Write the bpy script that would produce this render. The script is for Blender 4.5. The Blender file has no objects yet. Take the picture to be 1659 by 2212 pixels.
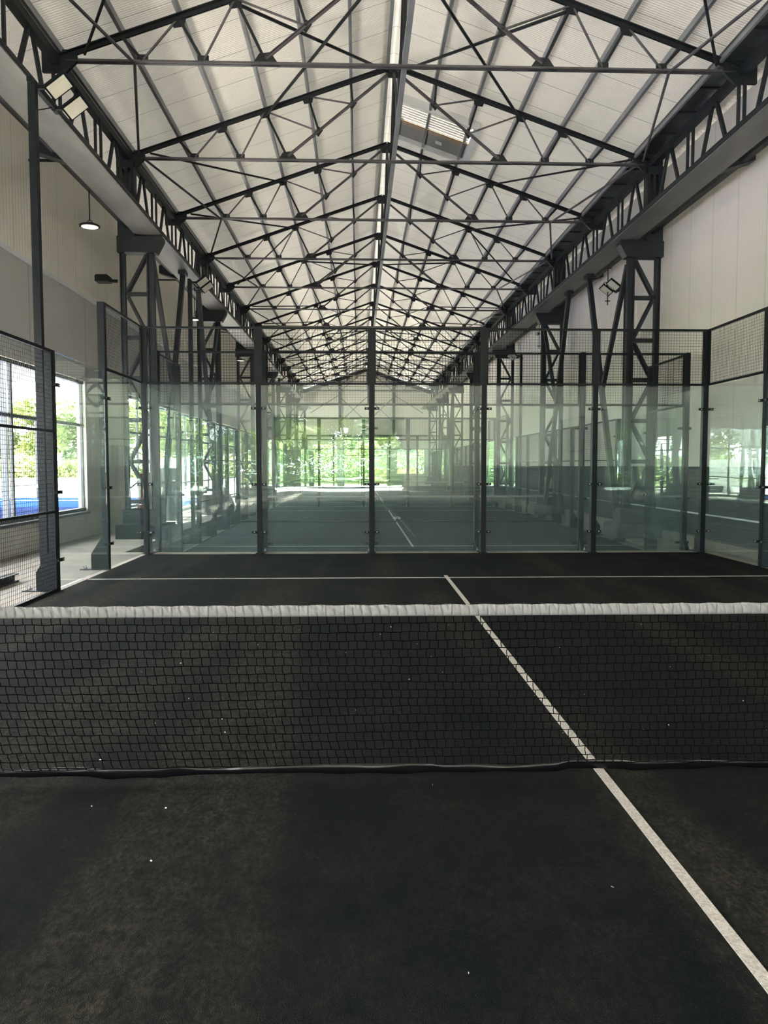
import bpy, math, random
from mathutils import Vector, Matrix
random.seed(7)
PI = math.pi
C = bpy.context.scene.collection
sc = bpy.context.scene

# ------------------------------------------------------------------ camera, world, sun, exposure
cam_d = bpy.data.cameras.new('camera'); cam = bpy.data.objects.new('camera', cam_d); C.objects.link(cam)
cam.location = (0, 0, 1.5813)
cam.rotation_euler = (PI/2 - 0.060641, 0, -0.033293)
cam_d.sensor_fit = 'VERTICAL'; cam_d.sensor_height = 36.0
cam_d.lens = 1670.5 / 2212 * 36.0
cam_d.clip_start = 0.05; cam_d.clip_end = 600
sc.camera = cam
sc.view_settings.view_transform = 'Standard'; sc.view_settings.look = 'None'
sc.view_settings.gamma = 1.0; sc.view_settings.use_curve_mapping = False
sc.view_settings.exposure = 1.48
sc.cycles.max_bounces = 10; sc.cycles.diffuse_bounces = 6; sc.cycles.glossy_bounces = 5
sc.cycles.transparent_max_bounces = 64; sc.cycles.transmission_bounces = 8
sc.cycles.caustics_reflective = False; sc.cycles.caustics_refractive = False
sc.cycles.sample_clamp_indirect = 8
sc.cycles.use_denoising = True

W = bpy.data.worlds.new('world'); sc.world = W; W.use_nodes = True
nt = W.node_tree; nt.nodes.clear()
o_ = nt.nodes.new('ShaderNodeOutputWorld'); bg = nt.nodes.new('ShaderNodeBackground')
tc = nt.nodes.new('ShaderNodeTexCoord'); nz = nt.nodes.new('ShaderNodeTexNoise'); rp = nt.nodes.new('ShaderNodeValToRGB')
mp = nt.nodes.new('ShaderNodeMapping'); mp.inputs['Scale'].default_value = (1, 1, 2.5)
nz.inputs['Scale'].default_value = 3.0; nz.inputs['Detail'].default_value = 6
rp.color_ramp.elements[0].position = .38; rp.color_ramp.elements[0].color = (.88, .93, 1, 1)
rp.color_ramp.elements[1].position = .62; rp.color_ramp.elements[1].color = (1, .98, .94, 1)
nt.links.new(tc.outputs['Generated'], mp.inputs[0]); nt.links.new(mp.outputs[0], nz.inputs['Vector'])
nt.links.new(nz.outputs['Fac'], rp.inputs[0]); nt.links.new(rp.outputs[0], bg.inputs['Color'])
bg.inputs['Strength'].default_value = 8.0
nt.links.new(bg.outputs[0], o_.inputs[0])

sun_d = bpy.data.lights.new('sun', 'SUN'); sun = bpy.data.objects.new('sun', sun_d); C.objects.link(sun)
sun_d.energy = 32.0; sun_d.angle = math.radians(1.0); sun_d.color = (1, .95, .86)
sdir = Vector((.42, .22, -1.0)).normalized()        # the way the light travels: from the left, high
sun.rotation_euler = sdir.to_track_quat('-Z', 'Y').to_euler()

# ------------------------------------------------------------------ materials
def mat(name, col, rough=.6, metal=0, noise=None, bump=None, spec=.5):
    m = bpy.data.materials.new(name); m.use_nodes = True
    t = m.node_tree; b = t.nodes['Principled BSDF']
    b.inputs['Roughness'].default_value = rough; b.inputs['Metallic'].default_value = metal
    b.inputs['Specular IOR Level'].default_value = spec
    b.inputs['Base Color'].default_value = (*col, 1)
    co = t.nodes.new('ShaderNodeTexCoord')
    if noise:
        col2, scale, lo, hi = noise
        n = t.nodes.new('ShaderNodeTexNoise'); n.inputs['Scale'].default_value = 1; n.inputs['Detail'].default_value = 6
        mpn = t.nodes.new('ShaderNodeMapping')
        mpn.inputs['Scale'].default_value = scale if isinstance(scale, tuple) else (scale,)*3
        t.links.new(co.outputs['Object'], mpn.inputs[0]); t.links.new(mpn.outputs[0], n.inputs['Vector'])
        r = t.nodes.new('ShaderNodeValToRGB')
        r.color_ramp.elements[0].position = lo; r.color_ramp.elements[0].color = (*col, 1)
        r.color_ramp.elements[1].position = hi; r.color_ramp.elements[1].color = (*col2, 1)
        t.links.new(n.outputs['Fac'], r.inputs[0]); t.links.new(r.outputs[0], b.inputs['Base Color'])
    if bump:
        sc_, st, di = bump
        n = t.nodes.new('ShaderNodeTexNoise'); n.inputs['Scale'].default_value = sc_; n.inputs['Detail'].default_value = 3
        t.links.new(co.outputs['Object'], n.inputs['Vector'])
        bp = t.nodes.new('ShaderNodeBump'); bp.inputs['Strength'].default_value = st; bp.inputs['Distance'].default_value = di
        t.links.new(n.outputs['Fac'], bp.inputs['Height']); t.links.new(bp.outputs[0], b.inputs['Normal'])
    return m

def mth(t, op, a, b=None, c=None):
    n = t.nodes.new('ShaderNodeMath'); n.operation = op
    for i, v in enumerate((a, b, c)):
        if v is None: continue
        if isinstance(v, (int, float)): n.inputs[i].default_value = v
        else: t.links.new(v, n.inputs[i])
    return n.outputs[0]

def ribbed(name, col, axis, rib, panel, seam_w=.012, depth=.006, dark=.35, rough=.45, ribs=True, pass_light=0):
    """sheet cladding: fine ribs and a seam each panel width, measured along one axis"""
    m = bpy.data.materials.new(name); m.use_nodes = True; t = m.node_tree; b = t.nodes['Principled BSDF']
    b.inputs['Roughness'].default_value = rough; b.inputs['Specular IOR Level'].default_value = .35
    co = t.nodes.new('ShaderNodeTexCoord'); sp = t.nodes.new('ShaderNodeSeparateXYZ'); t.links.new(co.outputs['Object'], sp.inputs[0])
    v = sp.outputs[axis]
    seam = mth(t, 'LESS_THAN', mth(t, 'PINGPONG', v, panel/2), seam_w/2)
    n = t.nodes.new('ShaderNodeTexNoise'); n.inputs['Scale'].default_value = .6; n.inputs['Detail'].default_value = 4
    t.links.new(co.outputs['Object'], n.inputs['Vector'])
    mx0 = t.nodes.new('ShaderNodeMix'); mx0.data_type = 'RGBA'
    mx0.inputs['A'].default_value = (*[c*.93 for c in col], 1); mx0.inputs['B'].default_value = (*col, 1)
    t.links.new(n.outputs['Fac'], mx0.inputs['Factor'])
    mx = t.nodes.new('ShaderNodeMix'); mx.data_type = 'RGBA'
    t.links.new(seam, mx.inputs['Factor']); t.links.new(mx0.outputs['Result'], mx.inputs['A'])
    mx.inputs['B'].default_value = (*[c*dark for c in col], 1)
    t.links.new(mx.outputs['Result'], b.inputs['Base Color'])
    if ribs:
        s = mth(t, 'SINE', mth(t, 'MULTIPLY', v, 2*PI/rib))
        bp = t.nodes.new('ShaderNodeBump'); bp.inputs['Strength'].default_value = 1; bp.inputs['Distance'].default_value = depth
        t.links.new(s, bp.inputs['Height']); t.links.new(bp.outputs[0], b.inputs['Normal'])
    if pass_light:                              # translucency added to brighten the sheet by daylight
        tl = t.nodes.new('ShaderNodeBsdfTranslucent'); ms = t.nodes.new('ShaderNodeMixShader'); ms.inputs[0].default_value = pass_light
        t.links.new(mx.outputs['Result'], tl.inputs[0])
        t.links.new(b.outputs[0], ms.inputs[1]); t.links.new(tl.outputs[0], ms.inputs[2])
        t.links.new(ms.outputs[0], t.nodes['Material Output'].inputs[0])
    return m

def glass(name, tint, bow=.004, rip=.012, refl=1.0, dust_sheen=.01):
    m = bpy.data.materials.new(name); m.use_nodes = True; t = m.node_tree; t.nodes.clear()
    out = t.nodes.new('ShaderNodeOutputMaterial'); mix = t.nodes.new('ShaderNodeMixShader')
    tr = t.nodes.new('ShaderNodeBsdfTransparent'); tr.inputs[0].default_value = (*tint, 1)
    gl = t.nodes.new('ShaderNodeBsdfGlossy'); gl.inputs['Roughness'].default_value = 0.0; gl.inputs['Color'].default_value = (.9, 1, .97, 1)
    fr = t.nodes.new('ShaderNodeFresnel'); ge = t.nodes.new('ShaderNodeNewGeometry')
    # entering and leaving faces of the straight-through slab reflect alike
    ior = mth(t, 'SUBTRACT', 1.52, mth(t, 'MULTIPLY', ge.outputs['Backfacing'], 1.52 - 1/1.52))
    t.links.new(ior, fr.inputs['IOR'])
    fac = mth(t, 'MULTIPLY', fr.outputs[0], refl)
    t.links.new(fac, mix.inputs[0]); t.links.new(tr.outputs[0], mix.inputs[1]); t.links.new(gl.outputs[0], mix.inputs[2])
    df = t.nodes.new('ShaderNodeBsdfDiffuse'); df.inputs[0].default_value = (.62, .80, .84, 1)      # teal film added to imitate haze over the glass
    m2 = t.nodes.new('ShaderNodeMixShader'); m2.inputs[0].default_value = dust_sheen
    t.links.new(mix.outputs[0], m2.inputs[1]); t.links.new(df.outputs[0], m2.inputs[2])
    t.links.new(m2.outputs[0], out.inputs[0])
    if bow or rip:
        co = t.nodes.new('ShaderNodeTexCoord'); sp = t.nodes.new('ShaderNodeSeparateXYZ'); t.links.new(co.outputs['Object'], sp.inputs[0])
        x2 = mth(t, 'MULTIPLY', sp.outputs[0], sp.outputs[0]); x4 = mth(t, 'MULTIPLY', x2, x2)
        n = t.nodes.new('ShaderNodeTexNoise'); n.inputs['Scale'].default_value = .9; n.inputs['Detail'].default_value = 1
        oi = t.nodes.new('ShaderNodeObjectInfo'); va = t.nodes.new('ShaderNodeVectorMath'); va.operation = 'ADD'
        t.links.new(co.outputs['Object'], va.inputs[0]); t.links.new(oi.outputs['Location'], va.inputs[1])
        t.links.new(va.outputs[0], n.inputs['Vector'])
        hgt = mth(t, 'ADD', mth(t, 'MULTIPLY', x4, bow), mth(t, 'MULTIPLY', n.outputs['Fac'], rip))
        bp = t.nodes.new('ShaderNodeBump'); bp.inputs['Strength'].default_value = 1; bp.inputs['Distance'].default_value = 1
        t.links.new(hgt, bp.inputs['Height']); t.links.new(bp.outputs[0], gl.inputs['Normal'])
    return m

def turf_mat(name, base, dust_sheen, streak):
    m = bpy.data.materials.new(name); m.use_nodes = True; t = m.node_tree; b = t.nodes['Principled BSDF']
    b.inputs['Roughness'].default_value = .85; b.inputs['Specular IOR Level'].default_value = .06
    co = t.nodes.new('ShaderNodeTexCoord')
    def noise(scale, detail=5, rot=0):
        mpn = t.nodes.new('ShaderNodeMapping'); mpn.inputs['Scale'].default_value = scale; mpn.inputs['Rotation'].default_value = (0, 0, rot)
        n = t.nodes.new('ShaderNodeTexNoise'); n.inputs['Scale'].default_value = 1; n.inputs['Detail'].default_value = detail
        t.links.new(co.outputs['Object'], mpn.inputs[0]); t.links.new(mpn.outputs[0], n.inputs['Vector']); return n.outputs['Fac']
    def ramp(f, lo, hi):
        r = t.nodes.new('ShaderNodeMapRange'); r.inputs['From Min'].default_value = lo; r.inputs['From Max'].default_value = hi
        t.links.new(f, r.inputs['Value']); return r.outputs[0]
    sheen_lanes = ramp(noise((1.15, .09, 1), 2), .50, .60)        # sheen along the court, painted as paler colour
    blot = ramp(noise((2.2, 1.6, 1), 6), .36, .66)
    grain = ramp(noise((190, 110, 1), 2), .25, .80)
    fine = ramp(noise((16, 9, 1), 4), .30, .72)
    mid = ramp(noise((55, 30, 1), 3), .35, .70)
    f = mth(t, 'MULTIPLY', mth(t, 'ADD', mth(t, 'ADD', mth(t, 'MULTIPLY', sheen_lanes, streak), .08), mth(t, 'MULTIPLY', blot, .25)), mth(t, 'ADD', mth(t, 'MULTIPLY', fine, .8), .25))
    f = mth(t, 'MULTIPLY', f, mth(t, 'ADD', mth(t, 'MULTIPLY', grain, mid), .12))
    mx = t.nodes.new('ShaderNodeMix'); mx.data_type = 'RGBA'; mx.clamp_factor = True
    mx.inputs['A'].default_value = (*base, 1); mx.inputs['B'].default_value = (*dust_sheen, 1)
    t.links.new(f, mx.inputs['Factor']); t.links.new(mx.outputs['Result'], b.inputs['Base Color'])
    bp = t.nodes.new('ShaderNodeBump'); bp.inputs['Strength'].default_value = .8; bp.inputs['Distance'].default_value = .012
    n = t.nodes.new('ShaderNodeTexNoise'); n.inputs['Scale'].default_value = 260; n.inputs['Detail'].default_value = 2
    t.links.new(co.outputs['Object'], n.inputs['Vector'])
    t.links.new(n.outputs['Fac'], bp.inputs['Height']); t.links.new(bp.outputs[0], b.inputs['Normal'])
    return m

def brick_mat(name, col):
    m = bpy.data.materials.new(name); m.use_nodes = True; t = m.node_tree; b = t.nodes['Principled BSDF']
    b.inputs['Roughness'].default_value = .7
    co = t.nodes.new('ShaderNodeTexCoord'); sp = t.nodes.new('ShaderNodeSeparateXYZ'); cb = t.nodes.new('ShaderNodeCombineXYZ')
    t.links.new(co.outputs['Object'], sp.inputs[0]); t.links.new(sp.outputs[1], cb.inputs[0]); t.links.new(sp.outputs[2], cb.inputs[1])
    br = t.nodes.new('ShaderNodeTexBrick'); br.inputs['Scale'].default_value = 1
    br.inputs['Brick Width'].default_value = .25; br.inputs['Row Height'].default_value = .075; br.inputs['Mortar Size'].default_value = .008
    br.inputs['Color1'].default_value = (*col, 1); br.inputs['Color2'].default_value = (*[c*1.35 for c in col], 1); br.inputs['Mortar'].default_value = (*[c*.7 for c in col], 1)
    t.links.new(cb.outputs[0], br.inputs['Vector']); t.links.new(br.outputs['Color'], b.inputs['Base Color'])
    bp = t.nodes.new('ShaderNodeBump'); bp.inputs['Strength'].default_value = .6; bp.inputs['Distance'].default_value = .01; bp.invert = True
    t.links.new(br.outputs['Fac'], bp.inputs['Height']); t.links.new(bp.outputs[0], b.inputs['Normal'])
    return m

def emis(name, col, strength, base=(.8, .8, .75)):
    m = mat(name, base, .3); b = m.node_tree.nodes['Principled BSDF']
    b.inputs['Emission Color'].default_value = (*col, 1); b.inputs['Emission Strength'].default_value = strength
    return m

M = dict(
    steel=mat('dark_painted_steel', (.015, .019, .024), .5, .0, ((.023, .026, .031), 3.0, .35, .7), None, .25),
    frame=mat('black_powder_coat', (.007, .010, .012), .5, spec=.18),
    purlin=mat('galvanised_purlin', (.24, .25, .28), .45, .2, ((.32, .33, .35), 2.0, .3, .7)),
    tie=mat('primer_steel', (.085, .078, .092), .45, .1, ((.13, .12, .13), 4.0, .3, .7)),
    girder=mat('crane_girder_steel', (.095, .095, .095), .5, .0, ((.18, .18, .175), (2, .7, 2), .3, .75)),
    gutter=mat('gutter_sheet', (.035, .042, .046), .4, .3, ((.11, .13, .13), (2.5, 1.3, 2.5), .42, .75)),
    roof=ribbed('roof_sandwich_panel', (.84, .80, .73), 1, .055, 1.0, .014, .004, .32, .5, pass_light=.0065),  # slight translucency added to brighten the roof
    ridge=ribbed('ridge_daylight_strip', (.84, .82, .76), 1, .06, 1.0, .02, .001, .5, .4, pass_light=.012),
    wallL=ribbed('left_cladding', (.86, .82, .73), 1, .12, 1.0, .012, .0022, .6, .55),
    wallR=ribbed('right_cladding', (.86, .81, .74), 1, .1, 1.0, .012, .0007, .55, .5),
    band=ribbed('grey_wall_panel', (.52, .51, .49), 1, .1, 2.9, .02, .001, .4, .6, ribs=False),
    gable=ribbed('gable_cladding', (.74, .72, .66), 0, .1, 1.0, .012, .003, .55, .5),
    brick=brick_mat('painted_brick', (.030, .035, .038)),
    sill=mat('rendered_sill_wall', (.50, .48, .44), .8, 0, ((.58, .56, .52), 2.0, .3, .7), (25, .3, .01)),
    conc=mat('concrete_floor', (.15, .125, .10), .75, 0, ((.25, .22, .185), (.9, .9, .9), .32, .68), (30, .3, .01)),
    plinth=mat('dark_concrete', (.035, .04, .044), .8, 0, ((.055, .06, .062), 3.0, .3, .7), (20, .4, .02)),
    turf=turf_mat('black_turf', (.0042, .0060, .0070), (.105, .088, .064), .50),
    turf_hazed=turf_mat('haze_lightened_turf', (.030, .038, .043), (.06, .062, .058), .4),  # turf colour lightened to imitate haze and grazing sheen
    blue=mat('blue_turf', (.0012, .014, .085), .9, spec=.02),
    line=mat('white_line', (.26, .24, .21), .8, 0, ((.44, .41, .37), 90, .3, .6), (180, .5, .01)),
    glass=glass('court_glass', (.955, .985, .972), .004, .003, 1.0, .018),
    pane=glass('window_glass', (.98, .99, .985), 0, 0, .3, .001),
    net=mat('black_net_cord', (.002, .002, .0025), .9, spec=.03),
    tape=mat('white_net_tape', (.21, .21, .205), .6),
    vinyl=mat('glossy_black_vinyl', (.003, .003, .004), .2, 0, None, (4, .35, .01), .4),
    label=mat('white_print', (.8, .82, .85), .6),
    alu=mat('white_aluminium', (.70, .72, .74), .4),
    dark=mat('dark_window_frame', (.045, .052, .06), .4),
    bolt=mat('galvanised_bolt', (.35, .36, .37), .35, .8),
    lens=mat('floodlight_lens', (.52, .50, .42), .25, 0, ((.60, .58, .50), 60, .3, .7)),
    lamp=emis('lamp_diffuser', (1, .96, .88), .3),
    red=mat('red_enamel', (.10, .008, .010), .45),
    hose=mat('black_rubber', (.01, .01, .01), .6),
    pave=mat('sunlit_paving', (.60, .57, .52), .8, 0, ((.70, .67, .62), .5, .3, .7)),
    grass=mat('grass_ground', (.10, .16, .035), .9, 0, ((.20, .25, .07), .4, .3, .7)),
    leaf=mat('leaf_green', (.09, .135, .03), .6, 0, ((.21, .25, .07), 1.4, .32, .68)),
    leafd=mat('leaf_dark_green', (.04, .075, .025), .6, 0, ((.11, .16, .05), 1.2, .32, .68)),
    bark=mat('bark', (.10, .07, .05), .9, 0, None, (14, .6, .03)),
    white=mat('white_plaster', (.8, .8, .78), .7),
    brown=mat('brown_board', (.30, .20, .13), .6, 0, ((.38, .27, .18), (1, 6, 1), .3, .7)),
    grey=mat('grey_sheet', (.22, .225, .21), .6),
    poly=ribbed('polycarbonate_slat', (.85, .82, .74), 1, .03, 5, .0, .001, 1, .3, pass_light=.04),
    sheet=mat('plastic_dust_sheet', (.75, .78, .80), .3, 0, None, (5, 1, .08)),
    van=mat('white_vehicle_paint', (.75, .76, .78), .25),
    rubber=mat('tyre_rubber', (.02, .02, .02), .8),
    wood=mat('pale_timber', (.50, .38, .24), .7, 0, ((.58, .46, .30), (1, 1, 8), .3, .7)),
)

# ------------------------------------------------------------------ mesh helpers
class MB:
    def __init__(s): s.v = []; s.f = []
    def poly(s, vs, fs):
        n = len(s.v); s.v += [tuple(v) for v in vs]; s.f += [tuple(n+i for i in f) for f in fs]; return s
    def box(s, x0, x1, y0, y1, z0, z1):
        return s.poly([(x0,y0,z0),(x1,y0,z0),(x1,y1,z0),(x0,y1,z0),(x0,y0,z1),(x1,y0,z1),(x1,y1,z1),(x0,y1,z1)],
                      [(0,3,2,1),(4,5,6,7),(0,1,5,4),(1,2,6,5),(2,3,7,6),(3,0,4,7)])
    def bar(s, a, b, w, h=None, up=(0, 0, 1)):
        """rectangular bar between two points, w across, h along 'up'"""
        h = w if h is None else h
        a = Vector(a); b = Vector(b); d = (b-a).normalized(); u = Vector(up)
        if abs(d.dot(u)) > .98: u = Vector((0, 1, 0))
        r = d.cross(u).normalized(); u = r.cross(d).normalized()
        vs = [p + r*i*w/2 + u*j*h/2 for p in (a, b) for i, j in ((-1,-1),(1,-1),(1,1),(-1,1))]
        return s.poly(vs, [(0,3,2,1)[::-1],(4,5,6,7)[::-1],(0,1,5,4)[::-1],(1,2,6,5)[::-1],(2,3,7,6)[::-1],(3,0,4,7)[::-1]])
    def angle(s, a, b, w, t, up=(0,0,1), gap=.012):
        """pair of angle irons back to back: a thin vertical web each side of the gap and flanges"""
        a = Vector(a); b = Vector(b); d = (b-a).normalized(); u = Vector(up)
        if abs(d.dot(u)) > .98: u = Vector((1, 0, 0))
        r = d.cross(u).normalized(); u = r.cross(d).normalized()
        for sg in (-1, 1):
            o = r*sg*(gap/2+t/2); s.bar(a+o, b+o, t, w, u)
            o = r*sg*(gap/2+w/2) + u*(w/2-t/2); s.bar(a+o, b+o, w, t, u)
        return s
    def tube(s, pts, rad, n=8, cap=True):
        pts = [Vector(p) for p in pts]; base = len(s.v)
        for i, p in enumerate(pts):
            d = (pts[min(i+1, len(pts)-1)] - pts[max(i-1, 0)]).normalized()
            u = Vector((0, 0, 1)) if abs(d.z) < .9 else Vector((1, 0, 0))
            r = d.cross(u).normalized(); u = r.cross(d)
            rr = rad[i] if isinstance(rad, (list, tuple)) else rad
            for k in range(n):
                a = 2*PI*k/n; s.v.append(tuple(p + r*math.cos(a)*rr + u*math.sin(a)*rr))
        for i in range(len(pts)-1):
            for k in range(n):
                a = base+i*n+k; b = base+i*n+(k+1) % n; s.f.append((a, b, b+n, a+n))
        if cap:
            s.f.append(tuple(base+k for k in range(n))[::-1]); s.f.append(tuple(base+(len(pts)-1)*n+k for k in range(n)))
        return s
    def lathe(s, prof, n=24, c=(0, 0, 0)):
        base = len(s.v)
        for r, z in prof:
            for k in range(n):
                a = 2*PI*k/n; s.v.append((c[0]+r*math.cos(a), c[1]+r*math.sin(a), c[2]+z))
        for i in range(len(prof)-1):
            for k in range(n):
                a = base+i*n+k; b = base+i*n+(k+1) % n; s.f.append((a, b, b+n, a+n))
        s.f.append(tuple(base+k for k in range(n))[::-1]); s.f.append(tuple(base+(len(prof)-1)*n+k for k in range(n)))
        return s
    def prism(s, pts, y0, y1):
        """outline in x,z pulled along y"""
        n = len(pts); vs = [(x, y0, z) for x, z in pts] + [(x, y1, z) for x, z in pts]
        return s.poly(vs, [tuple(range(n)), tuple(range(2*n-1, n-1, -1))] + [(i, i+n, (i+1) % n+n, (i+1) % n) for i in range(n)])
    def mesh(s, name, m):
        me = bpy.data.meshes.new(name); me.from_pydata(s.v, [], s.f); me.materials.append(m); me.update(); return me

def ob(name, me, parent=None, loc=(0, 0, 0), rot=(0, 0, 0), scale=None):
    o = bpy.data.objects.new(name, me); C.objects.link(o); o.location = loc; o.rotation_euler = rot
    if scale: o.scale = scale
    if parent: o.parent = parent
    return o
def obj(name, mb, m, parent=None, loc=(0, 0, 0), rot=(0, 0, 0)): return ob(name, mb.mesh(name, m), parent, loc, rot)
def tag(o, label, cat, group=None, kind=None):
    if label: o['label'] = label
    if cat: o['category'] = cat
    if group: o['group'] = group
    if kind: o['kind'] = kind
    return o
def thing(name, label, cat, loc=(0, 0, 0), rot=(0, 0, 0), group=None):
    return tag(ob(name, None, None, loc, rot), label, cat, group)
def struct(name, mb, m, parent=None):
    o = obj(name, mb, m, parent)
    if not parent: o['kind'] = 'structure'
    return o
def smooth(o):
    for p in o.data.polygons: p.use_smooth = True
    return o
def copy_tree(o, parent=None):
    c = o.copy(); C.objects.link(c)
    if parent: c.parent = parent
    for ch in list(o.children): copy_tree(ch, c)
    return c
ORD = ['first', 'second', 'third', 'fourth', 'fifth', 'sixth', 'seventh', 'eighth', 'ninth', 'tenth', 'eleventh', 'twelfth', 'thirteenth', 'fourteenth', 'fifteenth', 'sixteenth']

# ------------------------------------------------------------------ key measures
CX = 1.245                     # centre line of the courts
YB = 13.80                     # back glass of the near court
Z2 = -.30                      # level of the courts beyond
XL, XR = -6.0, 6.85            # side walls
YF, YE = -19.0, 69.4           # front and far gable
AX = .78                       # ridge
def zt(o): return 10.10 - .346*o
TY = [13.12 + 4*i for i in range(0, 15)]          # trusses in view
TB = [9.12] + TY                                  # bays, with the one above the camera
COLY = [17.12, 25.12, 33.12, 41.12, 49.12, 57.12, 65.12]

# ------------------------------------------------------------------ the setting
f = MB().box(XL-.2, XR+.2, YF, 14.12, -.5, 0).box(XL-.2, -4.25, 14.12, YE+.2, -.5, 0).box(6.75, XR+.2, 14.12, YE+.2, -.5, 0)
f.box(-4.25, 6.75, 14.12, YE+.2, -.7, Z2)
struct('floor', f, M['conc'])

g = MB().box(-24, XL-.2, -30, 52, -.6, -.04).box(XR+.2, 14, -30, 74, -.6, -.04).box(XL-.2, XR+.2, -30, YF, -.6, -.04).box(-24, XR+.2, YE+.2, 74, -.8, Z2).box(-24, XL-.2, 52, YE+.2, -.8, -.04)
tag(struct('outdoor_ground', g, M['pave']), 'pale sunlit paving around the hall', None)
g = MB().box(-120, -24, -140, 200, -.7, -.1).box(14, 120, -140, 200, -.7, -.1).box(-24, 14, -140, -30, -.7, -.1).box(-24, 14, 74, 200, -.9, -.35)
struct('grass_ground', g, M['grass'])

# roof: two slopes with a hole for the open roof light in the right one
def slope(mb, o0, o1, y0, y1, sg, t=.08):
    z0, z1 = zt(o0)+.21, zt(o1)+.21
    x0, x1 = AX+sg*o0, AX+sg*o1
    mb.poly([(x0, y0, z0), (x1, y0, z1), (x1, y1, z1), (x0, y1, z0)], [(0,1,2,3) if sg < 0 else (3,2,1,0)])
r = MB(); slope(r, .10, 6.98, YF-.2, YE+.2, -1)
SK = (.25, 1.95, 18.6, 20.6)
slope(r, .10, 6.27, YF-.2, SK[2], 1); slope(r, .10, 6.27, SK[3], YE+.2, 1)
slope(r, .10, SK[0], SK[2], SK[3], 1); slope(r, SK[1], 6.27, SK[2], SK[3], 1)
struct('ceiling', r, M['roof'])
struct('ceiling', MB().poly([(AX-.25, YF, zt(.25)+.225), (AX, YF, zt(0)+.24), (AX+.25, YF, zt(.25)+.225), (AX-.25, YE, zt(.25)+.225), (AX, YE, zt(0)+.24), (AX+.25, YE, zt(.25)+.225)], [(0, 1, 4, 3), (1, 2, 5, 4)]), M['ridge'])

# left wall: sill wall, glazing openings, grey band, ribbed cladding
LIGHT_GAP_Y = (-16, -1.5)              # unseen openings behind the camera, added in both walls for light
WIN = [(-14.0, 1.0, .57, 3.42), (3.4, 17.35, .57, 3.42), (20.3, 23.0, .45, 3.42), (23.5, 40.0, .02, 3.36), (41.0, 55.0, .02, 3.36), (56.0, 68.0, .02, 3.36)]
w = MB(); y = YF
for a, b, z0, z1 in WIN:
    w.box(XL-.2, XL, y, a, 0, 3.42)
    if z0 > .1: w.box(XL-.2, XL, a, b, 0, z0)
    if z1 < 3.42: w.box(XL-.2, XL, a, b, z1, 3.42)
    y = b
w.box(XL-.2, XL, y, YE, 0, 3.42)
struct('wall_left', w, M['sill'])
struct('wall_left', MB().box(XL-.2, XL+.015, YF, YE, 3.42, 5.26), M['band'])
struct('wall_left', MB().box(XL-.2, XL-.01, YF, LIGHT_GAP_Y[0], 5.26, 8.0).box(XL-.2, XL-.01, LIGHT_GAP_Y[0], LIGHT_GAP_Y[1], 5.26, 6.2).box(XL-.2, XL-.01, LIGHT_GAP_Y[0], LIGHT_GAP_Y[1], 7.5, 8.0).box(XL-.2, XL-.01, LIGHT_GAP_Y[1], YE, 5.26, 8.0), M['wallL'])
struct('trim_1', MB().box(XL-.01, XL+.05, YF, YE, 5.22, 5.30), M['alu'])
for i, (a, b, z0, z1) in enumerate(WIN):
    t = ob(f'window_{i+1}', None, None, (XL-.1, a, 0)); t['kind'] = 'structure'
    L = b-a; n = max(2, round(L/1.7)); fr = MB()
    fr.box(-.05, .06, 0, L, z0, z0+.07).box(-.05, .06, 0, L, z1-.07, z1).box(-.04, .05, 0, L, 2.42, 2.48)
    if z0 < .1: fr.box(-.04, .05, 0, L, .95, 1.0)
    for k in range(n+1):
        yy = L*k/n; fr.box(-.025, .03, max(0, yy-.035), min(L, yy+.035), z0, z1)
    obj('window_frame', fr, M['dark'], t)
    obj('pane', MB().box(-.004, .004, .02, L-.02, z0+.03, z1-.03), M['pane'], t)
    if z0 > .1: obj('window_sill', MB().box(-.14, .16, 0, L, z0-.05, z0-.005), M['dark'], t)

# right wall
struct('wall_right', MB().box(XR, XR+.2, YF, LIGHT_GAP_Y[0], 0, zt(6.1)+.16).box(XR, XR+.2, LIGHT_GAP_Y[1], YE, 0, zt(6.1)+.16)
       .box(XR, XR+.2, LIGHT_GAP_Y[0], LIGHT_GAP_Y[1], 0, 6.2).box(XR, XR+.2, LIGHT_GAP_Y[0], LIGHT_GAP_Y[1], 7.8, zt(6.1)+.16), M['wallR'])
struct('wall_right', MB().box(XR-.05, XR, YF, YE, -.3, 1.55), M['brick'])
# rubble-like footing and cable at the foot of the right wall
struct('baseboard_right', MB().box(XR-.22, XR-.05, YF, YE, -.3, .16), M['conc'])

# gables
def gable(name, y, ops, m, light_gap=None):
    w = MB(); xs = sorted({XL, XR, *[a for o in ops for a in o[:2]]})
    ys = (y, y+.15)
    for a, b in zip(xs, xs[1:]):
        z0 = -.3; z1 = 4.6
        hit = [o for o in ops if o[0] <= a and o[1] >= b]
        segs = []
        cur = -.3
        for o in sorted(hit, key=lambda q: q[2]):
            if o[2] > cur: segs.append((cur, o[2]))
            cur = o[3]
        if cur < z1: segs.append((cur, z1))
        for s0, s1 in segs: w.box(a, b, ys[0], ys[1], s0, s1)
    if light_gap:                                  # unseen high opening added to let in more light
        w.box(XL, XR, ys[0], ys[1], 4.6, light_gap); w.box(XL, -5.3, ys[0], ys[1], light_gap, 7.6); w.box(6.2, XR, ys[0], ys[1], light_gap, 7.6)
        w.prism([(XL, 7.6), (XR, 7.6), (XR, zt(XR-AX)+.15), (AX, zt(0)+.2), (XL, zt(AX-XL)+.15)], ys[0], ys[1])
        return struct(name, w, m)
    w.prism([(XL, 4.6), (XR, 4.6), (XR, zt(XR-AX)+.15), (AX, zt(0)+.2), (XL, zt(AX-XL)+.15)], ys[0], ys[1])
    return struct(name, w, m)
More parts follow.
